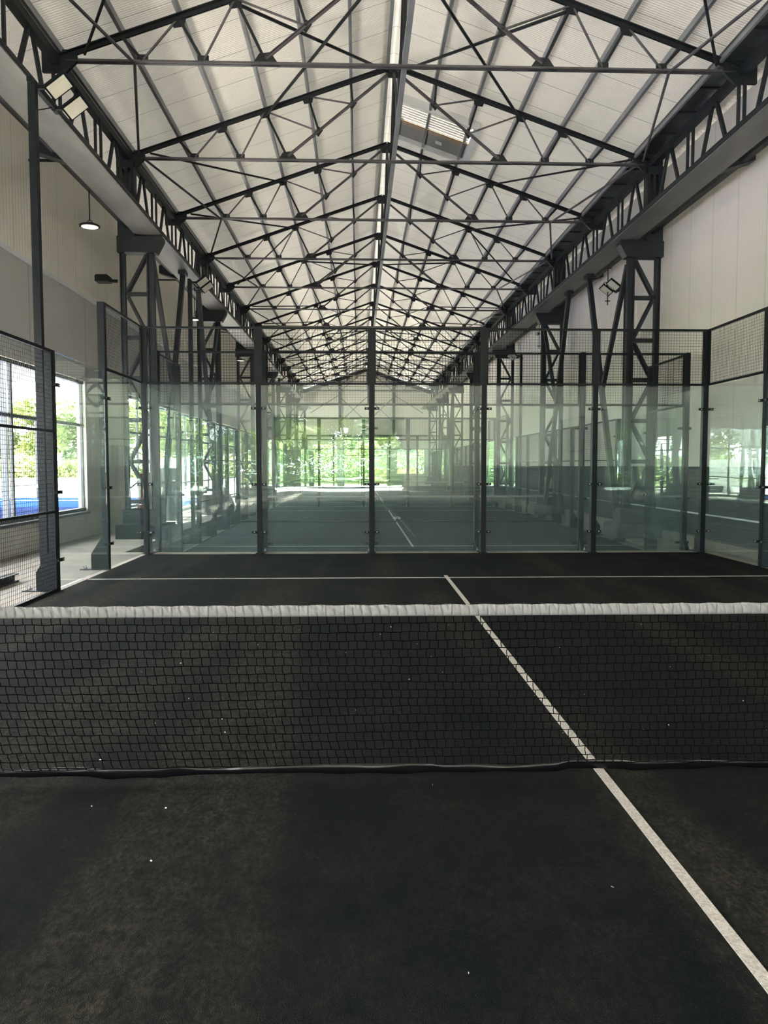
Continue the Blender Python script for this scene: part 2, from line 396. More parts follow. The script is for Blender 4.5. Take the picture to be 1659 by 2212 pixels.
gable('wall_front', YF-.15, [(-4.6, 2.85, -.3, 4.5), ], M['gable'], 6.6)
gable('wall_back', YE, [(-1.3, 2.62, -.3, 4.1), (-4.0, -1.9, -.3, 3.4), (3.5, 5.9, .8, 3.0)], M['gable'])
t = ob('window_7', None, None, (0, YE, 0)); t['kind'] = 'structure'
fr = MB()
for x in (-1.3, 0, 1.3, 2.56): fr.box(x, x+.06, -.03, .1, -.3, 4.1)
fr.box(-1.3, 2.62, -.03, .1, 2.4, 2.47).box(-1.3, 2.62, -.03, .1, 4.04, 4.1)
obj('window_frame', fr, M['dark'], t); obj('pane', MB().box(-1.28, 2.6, .03, .038, -.28, 4.05), M['pane'], t)
t = ob('window_8', None, None, (0, YF, 0)); t['kind'] = 'structure'
fr = MB()
for x in (-4.6, -2.1, .4, 2.79): fr.box(x, x+.06, -.12, -.03, 0, 4.5)
fr.box(-4.6, 2.85, -.12, -.03, 4.42, 4.5).box(-4.6, 2.85, -.12, -.03, 2.5, 2.57)
obj('window_frame', fr, M['dark'], t)

# ------------------------------------------------------------------ roof trusses
def truss_proto():
    root = ob('roof_truss', None)
    B = {1: (4.27, 8.15), 2: (3.29, 8.15), 3: (2.28, 8.17)}
    T = {k: (.92*k, zt(.92*k)) for k in range(1, 6)}
    def S(o):                                   # point on the long inner strut
        k = (o-0)/(2.28); return (o, 10.02 + (8.2-10.02)*k)
    S1, S2 = S(1.61), S(.88)
    def P(p, sg, y=0): return (AX+sg*p[0], y, p[1])
    me = {}
    for sg in (-1, 1):
        a = MB().angle(P((0, zt(0)), sg), P((5.62, zt(5.62)), sg), .075, .014, gap=.02); obj('rafter', a, M['steel'], root)
        a = MB().angle(P((.05, 10.0), sg), P((2.28, 8.2), sg), .045, .008, gap=.012); obj('main_strut', a, M['tie'], root)
    obj('tie_beam', MB().angle((AX-5.5, 0, 8.13), (AX+5.5, 0, 8.13), .052, .009, up=(0, 0, -1), gap=.014), M['tie'], root)
    webs = [(T[5], B[1]), (B[1], T[4]), (T[4], B[2]), (B[2], T[3]), (T[3], B[3]), (T[3], S1), (T[2], S1), (T[2], S2), (T[1], S2)]
    thick = [.045, .03, .045, .03, .045, .028, .042, .028, .042]
    for sg in (-1, 1):
        for (p, q), th in zip(webs, thick):
            obj('web_member', MB().bar(P(p, sg), P(q, sg), th, th, (0, 1, 0)), M['tie'] if th < .04 else M['steel'], root)
    t2 = .008
    def plate(pts, sg): return MB().prism([(AX+sg*x, z) for x, z in pts], -t2, t2)
    for sg in (-1, 1):
        for k in (1, 2):
            o, z = B[k]; obj('gusset_plate', plate([(o-.09, z-.05), (o+.09, z-.05), (o+.09, z+.09), (o-.09, z+.09)], sg), M['steel'], root)
        o, z = B[3]
        obj('gusset_plate', plate([(o-.24, z-.08), (o+.24, z-.08), (o+.10, z+.12), (o-.08, z+.14)], sg), M['steel'], root)
        for k in (2, 3, 4):
            o, z = T[k]; obj('gusset_plate', plate([(o-.13, z+.04), (o+.13, z-.04), (o+.08, z-.16), (o-.09, z-.13)], sg), M['steel'], root)
        for o, z in (S1, S2):
            obj('gusset_plate', plate([(o-.09, z+.03), (o+.0, z+.10), (o+.10, z-.02), (o+.01, z-.11)], sg), M['steel'], root)
        obj('eave_gusset', MB().prism([(AX+sg*x, z) for x, z in ((5.34, zt(5.34)+.04), (5.30, 8.12), (5.50, 7.93), (5.88, 7.93), (5.88, 8.24), (5.62, 8.28))], -.03, .03), M['steel'], root)
    obj('apex_gusset', MB().prism([(AX-.17, 9.98), (AX-.12, 9.88), (AX+.12, 9.88), (AX+.17, 9.98), (AX+.15, 10.10), (AX-.15, 10.10)], -.02, .02), M['steel'], root)
    return root
tp = truss_proto()
NT = len(TY)
for i, y in enumerate(TY):
    o = tp if i == 0 else copy_tree(tp)
    o.location.y = y
    lab = ('dark steel roof truss nearest the camera, cut by the top edge' if i == 0 else
           'dark steel roof truss standing against the far gable' if i == NT-1 else
           f'dark steel roof truss spanning the hall, {ORD[i]} counted from the camera')
    tag(o, lab, 'roof truss', 'roof trusses along the hall')

# purlins, continuous along the hall
pz = .12
pu = [(sg, k) for sg in (-1, 1) for k in range(0, 7)]
for sg, k in pu:
    if sg > 0 and k == 6: continue
    o = .92*k if k else .13
    if k == 6: o = 5.58; 
    x = AX+sg*o; z = zt(o)+.05
    mb = MB().box(x-.028, x+.028, YF, YE, z, z+.01).box(x-.028*sg-.005, x-.028*sg+.005, YF, YE, z, z+pz).box(x-.028, x+.028, YF, YE, z+pz-.01, z+pz)
    side = 'left' if sg < 0 else 'right'
    lab = (f'galvanised purlin running beside the ridge on the {side}' if k == 0 else
           f'galvanised purlin on the {side} roof slope, {ORD[k-1]} below the ridge')
    tag(obj('roof_purlin', mb, M['purlin']), lab, 'purlin', 'roof purlins')
tag(obj('roof_purlin', MB().box(-5.78, -5.70, YF, YE, zt(6.5)+.08, zt(6.5)+.2), M['purlin']), 'lowest galvanised purlin, tight against the left wall', 'purlin', 'roof purlins')

# ridge bracing: a rail at tie level and diagonals up to the apexes
t = thing('ridge_bracing', 'long dark steel lattice hanging under the ridge along the hall', 'bracing', (AX, TB[0], 8.2))
obj('bottom_rail', MB().box(-.042, .042, 0, TB[-1]-TB[0], -.06, .05), M['purlin'], t)
dm = MB().bar((0, .1, 1.72), (0, 2, .06), .05).mesh('diagonal', M['steel']); dm2 = MB().bar((0, 3.9, 1.72), (0, 2, .06), .05).mesh('diagonal', M['steel'])
for i in range(NT):
    ob('diagonal', dm, t, (0, 4*i, 0)); ob('diagonal', dm2, t, (0, 4*i, 0))
for i in range(NT+1):
    if i == 0: hm = MB().box(-.03, .03, -.03, .03, .05, 1.75).mesh('hanger', M['steel'])
    ob('hanger', hm, t, (0, 4*i, 0))

def tn(j): return 'overhead' if j == 0 else ORD[j-1]
# bracing rods between trusses
def rod(a, b, rad, label, m='tie'):
    a = Vector(a); b = Vector(b)
    return tag(obj('bracing_rod', MB().tube([(0, 0, 0), b-a], rad, 8), M[m], None, a), label, 'bracing rod', 'bracing rods in the roof')
for sg, side in ((-1, 'left'), (1, 'right')):
    e, n1 = 5.45, 4.4
    for i in range(NT):
        a, b = (n1, e) if i % 2 else (e, n1)
        ya, yb = TB[i], TB[i+1]
        rod((AX+sg*a, ya, 8.10 if a == n1 else 8.2), (AX+sg*b, yb, 8.10 if b == n1 else 8.2), .026,
            f'thin steel rod zigzagging at tie level on the {side}, between the {tn(i)} and {tn(i+1)} trusses')
    def tpn(o, y): return (AX+sg*o, y, zt(o)-.07)
    for i in range(NT):
        ya, yb = TB[i], TB[i+1]
        if i % 4 == 1:
            rod(tpn(2.76, ya), tpn(.1, yb), .03, f'diagonal rod of the {side} roof cross rising away to the apex of the {tn(i+1)} truss', 'steel')
            rod((AX+sg*.1, ya, zt(.1)-.12), (AX+sg*2.76, yb, zt(2.76)-.12), .03, f'diagonal rod of the {side} roof cross falling away from the apex of the {tn(i)} truss', 'steel')
        elif i % 4 in (2, 3):
            rod(tpn(5.2, ya), tpn(2.76, yb), .024, f'flat diagonal rod under the {side} slope from the eave of the {tn(i)} truss', 'steel')
        else:
            rod(tpn(2.76, ya), tpn(5.2, yb), .024, f'flat diagonal rod under the {side} slope to the eave of the {tn(i+1)} truss', 'steel')

# ------------------------------------------------------------------ open roof light in the right slope
t = thing('roof_light', 'open roof light with slatted lid in the right slope near the ridge', 'roof light', (AX, SK[2], zt(0)+.2))
t0 = zt(0)+.2
def sl(o): return zt(o)-t0
o0, o1, L = SK[0], SK[1], SK[3]-SK[2]
def slab(mb, oa, ob_, ya, yb, za, zb):       # block following the slope
    vs = [(oa, ya, sl(oa)+za), (ob_, ya, sl(ob_)+za), (ob_, yb, sl(ob_)+za), (oa, yb, sl(oa)+za), (oa, ya, sl(oa)+zb), (ob_, ya, sl(ob_)+zb), (ob_, yb, sl(ob_)+zb), (oa, yb, sl(oa)+zb)]
    mb.poly(vs, [(0,3,2,1),(4,5,6,7),(0,1,5,4),(1,2,6,5),(2,3,7,6),(3,0,4,7)]); return mb
fr = MB()
slab(fr, o0-.06, o1+.12, -.07, 0, .02, .30); slab(fr, o0-.06, o1+.12, L, L+.05, .02, .30); slab(fr, o0-.06, o0, 0, L, .02, .30); slab(fr, o1, o1+.14, -.05, L, .02, .30)
obj('upstand', fr, M['alu'], t)
lid = MB()
for k in range(7): slab(lid, o0+.01, o1-.01, .02+k*.125, .02+k*.125+.115, .10, .12)
obj('lid_slats', lid, M['poly'], t)
bd = slab(MB(), o0, o1, .95, 1.28, .12, .16); obj('brown_board', bd, M['brown'], t)
obj('grey_sheet', slab(slab(MB(), o0, o1, 1.28, L, .14, .18), o0, o1, .90, .95, .08, .18), M['grey'], t)
rd = MB().tube([(o0, .92, sl(o0)+.06), (o1, .92, sl(o1)+.06)], .018, 8).tube([(o0, 1.02, sl(o0)+.09), (o1, 1.02, sl(o1)+.09)], .012, 8)
obj('copper_pipe', rd, M['brown'], t)
obj('bracket', slab(MB(), 1.2, 1.36, 1.55, 1.6, .08, .14), M['alu'], t)

# ------------------------------------------------------------------ eave lattice girders, crane girders, gutter
def lattice(x, zb, ztop, side):
    t = thing('lattice_girder', f'dark steel lattice girder along the {side} eave, above the crane girder', 'lattice girder', (x, TB[0]-8, 0))
    L = TB[-1]-TB[0]+8
    obj('top_chord', MB().box(-.07, .07, 0, L, ztop-.07, ztop+.07), M['steel'], t)
    obj('bottom_chord', MB().box(-.06, .06, 0, L, zb-.06, zb+.06), M['steel'], t)
    v = MB().box(-.07, -.03, -.03, .03, zb, ztop).box(.03, .07, -.03, .03, zb, ztop).mesh('vertical', M['steel'])
    d = [MB().bar((0, a, zb), (0, b, ztop), .075, .05, (1, 0, 0)).mesh('diagonal', M['steel']) for a, b in ((.25, .95), (1.75, 1.05))]
    n = int(L/2)
    for i in range(n):
        ob('vertical', v, t, (0, 2*i, 0))
        ob('diagonal', d[0], t, (0, 2*i, 0)); ob('diagonal', d[1], t, (0, 2*i, 0))
lattice(-4.88, 6.68, 8.12, 'left'); lattice(6.42, 6.68, 8.12, 'right')

def crane(x0, x1, side, sg):
    t = thing('crane_girder', f'grey steel crane runway girder along the {side} columns', 'crane girder', ((x0+x1)/2, YF+.5, 6.5))
    w = (x1-x0)/2; L = YE-YF-1
    obj('bottom_flange', MB().box(-w, w, 0, L, 0, .03), M['girder'], t)
    obj('inner_web', MB().box(-sg*w-.015 if sg > 0 else w-.015, -sg*w+.015 if sg > 0 else w+.015, 0, L, .03, .085), M['steel'], t)
    obj('top_flange', MB().box(-w-.02, w, 0, L, .085, .105), M['steel'], t)
    bm = MB().box(-.03, .03, -.04, .04, .105, .135).mesh('rail_clip', M['steel'])
    for yy in range(5): ob('support_bracket', BRK, t, (sg*w, 13.12+8*yy-(YF+.5), 0), (0, 0, 0 if sg > 0 else PI))
    for i in range(0, 60): ob('rail_clip', bm, t, (-sg*(w-.06), 5+i*1.0, 0))
BRK = MB().prism([(0, 0), (.50, .16), (.50, .36), (0, .36)], -.12, .12).mesh('support_bracket', M['steel'])
crane(-4.76, -4.20, 'left', -1); crane(5.62, 6.13, 'right', 1)

t = thing('eave_gutter', 'wide dark metal gutter trough along the right eave', 'gutter', (6.38, YF+.3, 8.3))
L = YE-YF-.6
obj('trough', MB().box(-.30, .30, 0, L, 0, .012).box(-.30, -.288, 0, L, 0, .16).box(.288, .30, 0, L, 0, .22), M['gutter'], t)
bm = MB().box(-.30, .30, -.02, .02, -.03, 0).mesh('gutter_bracket', M['steel'])
for i in range(92): ob('gutter_bracket', bm, t, (0, .4+i*.95, 0))
tag(obj('eave_rail', MB().box(6.02, 6.07, YF, YE, 8.26, 8.34), M['purlin']), 'slim steel rail on the inner edge of the right gutter', 'rail')
tag(obj('wall_rail', MB().box(-5.75, -5.62, YF+.3, YE-.3, 7.40, 7.46), M['steel']), 'dark steel rail high along the left wall cladding', 'rail')

# ------------------------------------------------------------------ lattice columns
def column_proto():
    r = ob('lattice_column', None)
    # local x points out towards the wall, 0 = inner face; built for the right side
    obj('inner_leg', MB().box(.06, .09, -.06, .06, .3, 6.2).box(.09, .19, -.015, .015, .3, 6.2).box(.19, .22, -.06, .06, .3, 6.2), M['steel'], r)
    obj('outer_leg', MB().box(.68, .70, -.06, .06, .3, 6.5).box(.70, .77, -.015, .015, .3, 6.5).box(.77, .79, -.06, .06, .3, 6.5), M['steel'], r)
    zs = [6.12, 5.26, 4.33, 3.46, 2.56, 1.66, .78]
    cm = MB().box(.2, .66, -.03, .03, -.045, .045).mesh('crossbar', M['steel'])
    for z in zs[1:]: ob('crossbar', cm, r, (0, 0, z))
    for i in range(6):
        a, b = zs[i], zs[i+1]
        xa, xb = (.22, .64) if i % 2 == 0 else (.64, .22)
        m = MB()
        for yy in (-.07, .07): m.bar((xa, yy, a-.04), (xb, yy, b+.04), .05, .05, (0, 1, 0))
        obj('lacing', m, M['steel'], r)
    obj('cap_plate', MB().prism([(-.14, 6.46), (-.14, 6.38), (0, 6.12), (.82, 6.12), (.82, 6.46)], -.14, .14), M['steel'], r)
    obj('upper_shaft', MB().box(.44, .50, -.12, .12, 6.46, 8.0).box(.56, .62, -.12, .12, 6.46, 8.0).box(.68, .80, -.12, .12, 6.46, 8.0)
        .box(.44, .80, -.12, .12, 6.46, 6.75).box(.44, .80, -.12, .12, 7.2, 7.42).box(.44, .80, -.12, .12, 7.88, 8.05), M['steel'], r)
    obj('plinth', MB().prism([(-.02, -.02), (-.02, .12), (.02, .15), (.02, .30), (.84, .30), (.84, -.02)], -.16, .16), M['plinth'], r)
    return r
cp = column_proto(); first = True
for side, X, rz in (('right', 5.86, 0), ('left', -4.32, PI)):
    vis = 0
    for i, y in enumerate(COLY):
        c = cp if first else copy_tree(cp); first = False
        c.location = (X, y, 0); c.rotation_euler = (0, 0, rz)
        if i == 0:
            obj('footing', MB().prism([(-.22, -.02), (-.22, .22), (-.18, .27), (-.18, .30), (.86, .30), (.86, -.02)], -.5, .5), M['plinth'], c)
            obj('base_block', MB().box(-.05, .80, -.2, .2, .30, .62), M['plinth'], c)
        tag(c, f'dark steel lattice column on a concrete block, {ORD[i]} in the {side} row from the camera', 'column', 'lattice columns under the crane girders')

# Y-shaped braces between the third and fourth columns and again further on
def ybrace(x, y, d, side, k):
    t = thing('column_brace', f'leaning Y-shaped steel brace under the {side} crane girder, {["springing from", "leaning back to"][k[1]]} the {ORD[k[0]]} {side} column', 'brace', (x, y, 0), group='Y braces under the crane girders')
    obj('main_leg', MB().bar((0, d*.55, .3), (0, d*3.05, 6.42), .14, .11, (1, 0, 0)), M['steel'], t)
    obj('side_leg', MB().bar((0, d*.15, 6.0), (0, d*1.8, 3.4), .12, .09, (1, 0, 0)), M['steel'], t)
    obj('head_bracket', MB().box(-.09, .09, d*3.05-.16, d*3.05+.16, 6.40, 6.49), M['steel'], t)
for X, side in ((5.98, 'right'), (-4.45, 'left')):
    for a in (0, 4):
        ybrace(X, COLY[a]+.0, 1, side, (a, 0)); ybrace(X, COLY[a+1], -1, side, (a+1, 1))

# ------------------------------------------------------------------ far gable frame
t = thing('gable_frame', 'dark steel frame with X bracing against the far gable wall', 'gable frame', (AX, YE-.25, 0))
for sg in (-1, 1):
    obj('rafter', MB().bar((0, 0, zt(0)-.12), (sg*5.6, 0, zt(5.6)-.12), .12, .26), M['steel'], t)
    obj('post', MB().box(sg*2.4-.12, sg*2.4+.12, -.06, .06, 4.1, zt(2.4)-.1), M['steel'], t)
    obj('cross_brace', MB().bar((0, .02, 7.6), (sg*2.4, .02, 5.4), .06), M['tie'], t)
    obj('cross_brace', MB().bar((0, .06, 5.4), (sg*2.4, .06, 7.6), .06), M['tie'], t)
    obj('cross_brace', MB().bar((sg*5.0, .02, 6.2), (sg*2.4, .02, 7.8), .06), M['tie'], t)
obj('lintel_beam', MB().box(-5.4, 5.4, -.05, .05, 8.9-.75, 8.97-.75), M['steel'], t)
obj('lower_beam', MB().box(-5.4, 5.4, -.05, .05, 4.12, 4.25), M['steel'], t)

# ------------------------------------------------------------------ courts
def wire_panel(w, h, cell=.05, r=.002):
    """welded mesh in the x-z plane, centred on x, standing on z=0"""
    m = MB()
    n = round(w/cell)
    for i in range(1, n):
        x = -w/2+i*w/n; m.v += [(x-r, 0, 0), (x, -r, 0), (x+r, 0, 0), (x, r, 0), (x-r, 0, h), (x, -r, h), (x+r, 0, h), (x, r, h)]
        b = len(m.v)-8; m.f += [(b+k, b+(k+1) % 4, b+4+(k+1) % 4, b+4+k) for k in range(4)]
    n = round(h/cell)
    for j in range(1, n):
        z = j*h/n; m.v += [(-w/2, -r+.004, z), (-w/2, .004, z-r), (-w/2, r+.004, z), (-w/2, .004, z+r), (w/2, -r+.004, z), (w/2, .004, z-r), (w/2, r+.004, z), (w/2, .004, z+r)]
        b = len(m.v)-8; m.f += [(b+k, b+(k+1) % 4, b+4+(k+1) % 4, b+4+k) for k in range(4)]
    return m.mesh('wire_mesh', M['frame'])
def frame_me(w, h, rails=()):
    m = MB().box(-w/2, w/2, -.018, .018, 0, .036).box(-w/2, w/2, -.018, .018, h-.036, h).box(-w/2, -w/2+.025, -.015, .015, 0, h).box(w/2-.025, w/2, -.015, .015, 0, h)
    for z in rails: m.box(-w/2, w/2, -.018, .018, z-.015, z+.015)
    return m.mesh('mesh_frame', M['frame'])
ME = {(w, h): (wire_panel(w, h), frame_me(w, h, (1.0, 2.0) if h > 2 else ())) for w, h in ((1.91, 1.0), (1.91, 3.0))}
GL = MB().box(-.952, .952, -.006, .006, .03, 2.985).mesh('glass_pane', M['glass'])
CLIP = MB().box(-.13, -.03, -.05, -.022, -.022, .022).mesh('glass_clip', M['frame'])
CLIP2 = MB().box(.03, .13, -.05, -.022, -.022, .022).mesh('glass_clip', M['frame'])
BOLT = MB().lathe([(.012, 0), (.012, .008), (.004, .011)], 10).mesh('clip_bolt', M['bolt'])
POST4 = MB().box(-.045, .045, -.03, .07, 0, 4.0).mesh('post_shaft', M['frame'])
POST3 = MB().box(-.045, .045, -.03, .07, 0, 3.0).mesh('post_shaft', M['frame'])
FOOT = MB().poly([(-.035, .07, 0), (.035, .07, 0), (.035, .24, 0), (-.035, .24, 0), (-.035, .07, .50), (.035, .07, .50), (.035, .24, .24), (-.035, .24, .24)],
                 [(0,3,2,1),(4,5,6,7),(0,1,5,4),(1,2,6,5),(2,3,7,6),(3,0,4,7)]).mesh('foot_fin', M['frame'])
PLATE = MB().box(-.08, .08, 0, .40, 0, .012).mesh('base_plate', M['frame'])
ANCH = MB().lathe([(.018, 0), (.018, .02), (.008, .022), (.008, .05)], 8).mesh('anchor_bolt', M['bolt'])

def post(x, y, z, rz, h, where, court, clips=True, full=True):
    t = thing('fence_post', f'black steel post {where}, {court} court', 'post', (x, y, z), (0, 0, rz), 'enclosure posts')
    ob('post_shaft', POST4 if h > 3.5 else POST3, t)
    ob('foot_fin', FOOT, t); p = ob('base_plate', PLATE, t)
    if full:
        for s in (-.05, .05): ob('anchor_bolt', ANCH, p, (s, .35, .012))
    if clips and full:
        for zz in (.39, 1.24, 2.58):
            for cm, s in ((CLIP, -.09), (CLIP2, .09)):
                c = ob('glass_clip', cm, t, (0, -.006, zz)); ob('clip_bolt', BOLT, c, (s, -.050, 0), (PI/2, 0, 0))
    return t
def glass_panel(x, y, z, rz, where, court):
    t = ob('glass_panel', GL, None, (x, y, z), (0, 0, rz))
    return tag(t, f'clear glass panel {where}, {court} court', 'glass panel', 'court glass panels')
def mesh_panel(x, y, z, rz, h, where, court):
    t = thing('mesh_panel', f'black wire mesh {where}, {court} court', 'mesh panel', (x, y, z), (0, 0, rz), 'wire mesh fence panels')
    wm, fm = ME[(1.91, h)]
    ob('wire_mesh', wm, t); ob('mesh_frame', fm, t)
    return t
FIVE = ['far left', 'second from left', 'middle', 'second from right', 'far right']
def end_wall(y, z, rz, court, wall, full=True):
    flip = 1 if rz == 0 else -1
    for i in range(5):
        x = CX-4+2*i
        glass_panel(x, y, z, rz, f'{FIVE[i]} in the {wall} wall', court)
        mesh_panel(x, y, z+3, rz, 1.0, f'above the {FIVE[i]} glass, {wall} wall', court)
    names = ['at the left corner', 'one bay from the left', 'left of centre', 'right of centre', 'one bay from the right', 'at the right corner']
    for i in range(6):
        post(CX-5+2*i, y+.012*flip, z, rz, 4.0, f'{names[i]} of the {wall} wall', court, True, full)
def side_wall(sg, y0, dr, z, court, wall, full=True, npan=3):
    """from the end wall at y0 towards the net; dr = direction of travel along y"""
    x = CX+sg*5.03; rz = -PI/2 if sg > 0 else PI/2       # posts stand outside the glass
    side = 'left' if sg < 0 else 'right'
    tg = f'{side} side, {wall}'
    glass_panel(x, y0+dr*1.0, z, rz, f'next to the corner, {tg}', court); mesh_panel(x, y0+dr*1.0, z+3, rz, 1.0, f'over the corner glass, {tg}', court)
    glass_panel(x, y0+dr*3.0, z, rz, f'second from the corner, {tg}', court)
    post(x+sg*.012, y0+dr*2.0, z, rz, 4.0, f'between the two glass panels, {tg}', court, True, full)
    post(x+sg*.012, y0+dr*4.0, z, rz, 3.0, f'where glass meets mesh, {tg}', court, True, full)
    for k in range(npan):
        mesh_panel(x, y0+dr*(5.0+2*k), z, rz, 3.0, f'tall panel {["nearest the glass", "in mid run", "nearest the net"][k]}, {tg}', court)
        post(x+sg*.012, y0+dr*(6.0+2*k), z, rz, 3.0, f'{ORD[k]} within the tall mesh, {tg}', court, False, full)

# near court (only its far half is in view)
end_wall(YB, 0, 0, 'near', 'far end')
side_wall(-1, YB, -1, 0, 'near', 'far end'); side_wall(1, YB, -1, 0, 'near', 'far end')
# second court
Y2 = 14.65
end_wall(Y2, Z2, PI, 'second', 'near end')
side_wall(-1, Y2, 1, Z2, 'second', 'near end'); side_wall(1, Y2, 1, Z2, 'second', 'near end')
end_wall(Y2+20, Z2, 0, 'second', 'far end')
side_wall(-1, Y2+20, -1, Z2, 'second', 'far end'); side_wall(1, Y2+20, -1, Z2, 'second', 'far end')
# third and fourth courts
Y3 = 35.3
end_wall(Y3, Z2, PI, 'third', 'near end', False)
for s in (-1, 1): side_wall(s, Y3, 1, Z2, 'third', 'near end', False); side_wall(s, Y3+20, -1, Z2, 'third', 'far end', False)
end_wall(Y3+20, Z2, 0, 'third', 'far end', False)
Y4 = 55.9
end_wall(Y4, Z2, PI, 'fourth', 'near end', False)
for s in (-1, 1): side_wall(s, Y4, 1, Z2, 'fourth', 'near end', False)

# turf with its lines
def turf(y0, y1, z, m, label, ys, cl, zt_=.02):
    t = obj('artificial_turf', MB().box(CX-5, CX+5, y0, y1, z, z+zt_), M[m]); tag(t, label, 'artificial turf')
    for y in ys: obj('white_line', MB().box(CX-4.98, CX+4.98, y-.025, y+.025, z+zt_, z+zt_+.003), M['line'], t)
    for a, b in cl: obj('white_line', MB().box(CX-.025, CX+.025, a, b, z+zt_, z+zt_+.0035), M['line'], t)
    return t
NY = YB-10
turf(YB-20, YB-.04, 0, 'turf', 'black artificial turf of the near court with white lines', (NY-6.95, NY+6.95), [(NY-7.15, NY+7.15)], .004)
turf(Y2+.04, Y2+19.96, Z2, 'turf_hazed', 'artificial turf of the second court, greyed in colour to imitate haze', (Y2+3.05, Y2+16.95), [(Y2+2.85, Y2+17.15)])
turf(Y3+.04, Y3+19.96, Z2, 'turf_hazed', 'dark artificial turf of the third court', (Y3+3.05, Y3+16.95), [(Y3+2.85, Y3+17.15)])
turf(Y4+.04, YE-.3, Z2, 'turf_hazed', 'dark artificial turf of the farthest court', (Y4+3.05,), [(Y4+2.85, YE-.3)])

# nets
def net_mesh(detail):
    m = MB(); cell = .045; nx = round(10/cell); nz_ = 18; z0, z1 = .075, .838
    def X(i, j):
        x = -5+i*cell
        if detail: x += .0012*math.sin(i*.7+j*1.3)+.0010*math.sin(i*2.1-j*.9) + .010*(math.sin(i*.045)*.6)*((nz_-j)/nz_)
        return x
    def Z(i, j):
        z = z0+(z1-z0)*j/nz_
        if detail: z += .004*math.sin(i*.12+j*.5)+.0018*math.sin(i*1.7+j*2.0)
        return z
    def Y(i, j): return .012*math.sin(i*.09)*(1-j/nz_) if detail else 0
    r = .0022 if detail else .0016
    def seg(a, b, rr=r):
        a = Vector(a); b = Vector(b); d = (b-a); up = Vector((0, 1, 0)); s_ = d.cross(up).normalized()*rr; u = up*rr
        n = len(m.v); m.v += [tuple(p+q) for p in (a, b) for q in (-s_, -u, s_, u)]
        m.f += [(n+k, n+(k+1) % 4, n+4+(k+1) % 4, n+4+k) for k in range(4)]
    for j in range(nz_+1):
        for i in range(nx): seg((X(i, j), Y(i, j), Z(i, j)), (X(i+1, j), Y(i+1, j), Z(i+1, j)))
    for j in range(nz_):
        for i in range(nx+1):
            if detail:
                # each cell side bows and its knot sits a little beside the one below
                k = .5+.5*math.sin(i*.03+.9); lean = -.016*(1-j/nz_)*k - .001; sh = .011*((j+1) % 2)+.004*((j//2) % 2)
                a = (X(i, j)+sh-lean/2, Y(i, j), Z(i, j)); b = (X(i, j+1)+sh+lean/2, Y(i, j+1), Z(i, j+1))
                mid = ((a[0]+b[0])/2-.0025, a[1], (a[2]+b[2])/2)
                seg(a, mid); seg(mid, b)
            else: seg((X(i, j), 0, Z(i, j)), (X(i, j+1), 0, Z(i, j+1)))
    return m.mesh('net_cord', M['net'])
def tape_mesh(detail):
    m = MB(); n = 2400 if detail else 60; H = 16 if detail else 2; zb, zt2 = .832, .889
    random.seed(3); ph = [random.uniform(-.4, .4) for _ in range(400)]
    for side in (-1, 1):
        base = len(m.v)
        for i in range(n+1):
            x = -5+10*i/n
            for j in range(H+1):
                v = j/H; y = .013*max(0, math.sin(PI*v))**.35+.002
                z = zb+(zt2-zb)*v
                if detail:
                    c = x/.0445; k = int(c) % 400; fr_ = c-math.floor(c)
                    cr = math.exp(-((fr_-.5-(ph[k]*.5-.15)*v*v)/.065)**2)          # puckers pulled by the lacing
                    y += -.011*cr*min(1, .55+v)+(.0075*math.sin(c*6.283+v*4+ph[k]*4)+0.0040*math.sin(c*9.1+v*11))*v*v
                    z += .0016*math.sin(c*1.7)*v-.0015*cr*(1 if v > .9 else 0)
                m.v.append((x, side*max(y, .001), z))
        for i in range(n):
            for j in range(H):
                a = base+i*(H+1)+j; b = a+H+1
                m.f.append((a, b, b+1, a+1) if side < 0 else (a, a+1, b+1, b))
    return m.mesh('headband', M['tape'])
def hem_mesh():
    m = MB(); n = 500; K = 10; random.seed(5)
    ctrl = [(i*.33-5, random.uniform(-1, 1), random.uniform(-1, 1)) for i in range(32)]
    def wob(x):
        i = min(30, max(0, int((x+5)/.33))); f_ = (x+5)/.33-i; f_ = max(0, min(1, (f_-.35)/.3)); f_ = f_*f_*(3-2*f_)
        return [ctrl[i][k]*(1-f_)+ctrl[i+1][k]*f_ for k in (1, 2)]
    for i in range(n+1):
        x = -5+10*i/n; a1, a2 = wob(x)
        cz = .060+.007*a1; cy = .010*a2; hh = .023+.004*math.sin(x*5+1)+.002*math.sin(x*17)
        hy = .008+.003*math.sin(x*9)
        for k in range(K):
            a = 2*PI*k/K; m.v.append((x, cy+hy*math.cos(a), cz+hh*math.sin(a)+.0015*math.sin(x*21+k)))
    for i in range(n):
        for k in range(K):
            a = i*K+k; b = i*K+(k+1) % K; m.f.append((a, b, b+K, a+K))
    return m.mesh('bottom_hem', M['vinyl'])
def net(y, z, label, detail):
    t = thing('padel_net', label, 'net', (CX, y, z), group='padel court nets')
    ob('net_cord', NM[detail][0], t); smooth(ob('headband', NM[detail][1], t)); smooth(ob('bottom_hem', NM[detail][2], t))
    for s in (-1, 1):
        p = ob('net_post', NP, t, (s*5.02, 0, 0))
    return t
NP = MB().box(-.04, .04, -.04, .04, 0, .93).box(-.08, .08, -.08, .08, 0, .012).mesh('net_post', M['frame'])
hm_ = hem_mesh()
NM = {True: (net_mesh(True), tape_mesh(True), hm_), False: (net_mesh(False), tape_mesh(False), hm_)}
net(NY, 0, 'black padel net with crinkled white headband across the near court', True)
n2 = net(Y2+10, Z2+.02, 'net with white headband across the second court', False)
net(Y3+10, Z2+.02, 'distant net with white headband across the third court', False)
net(Y4+10, Z2+.02, 'farthest net, a thin white band before the far gable', False)
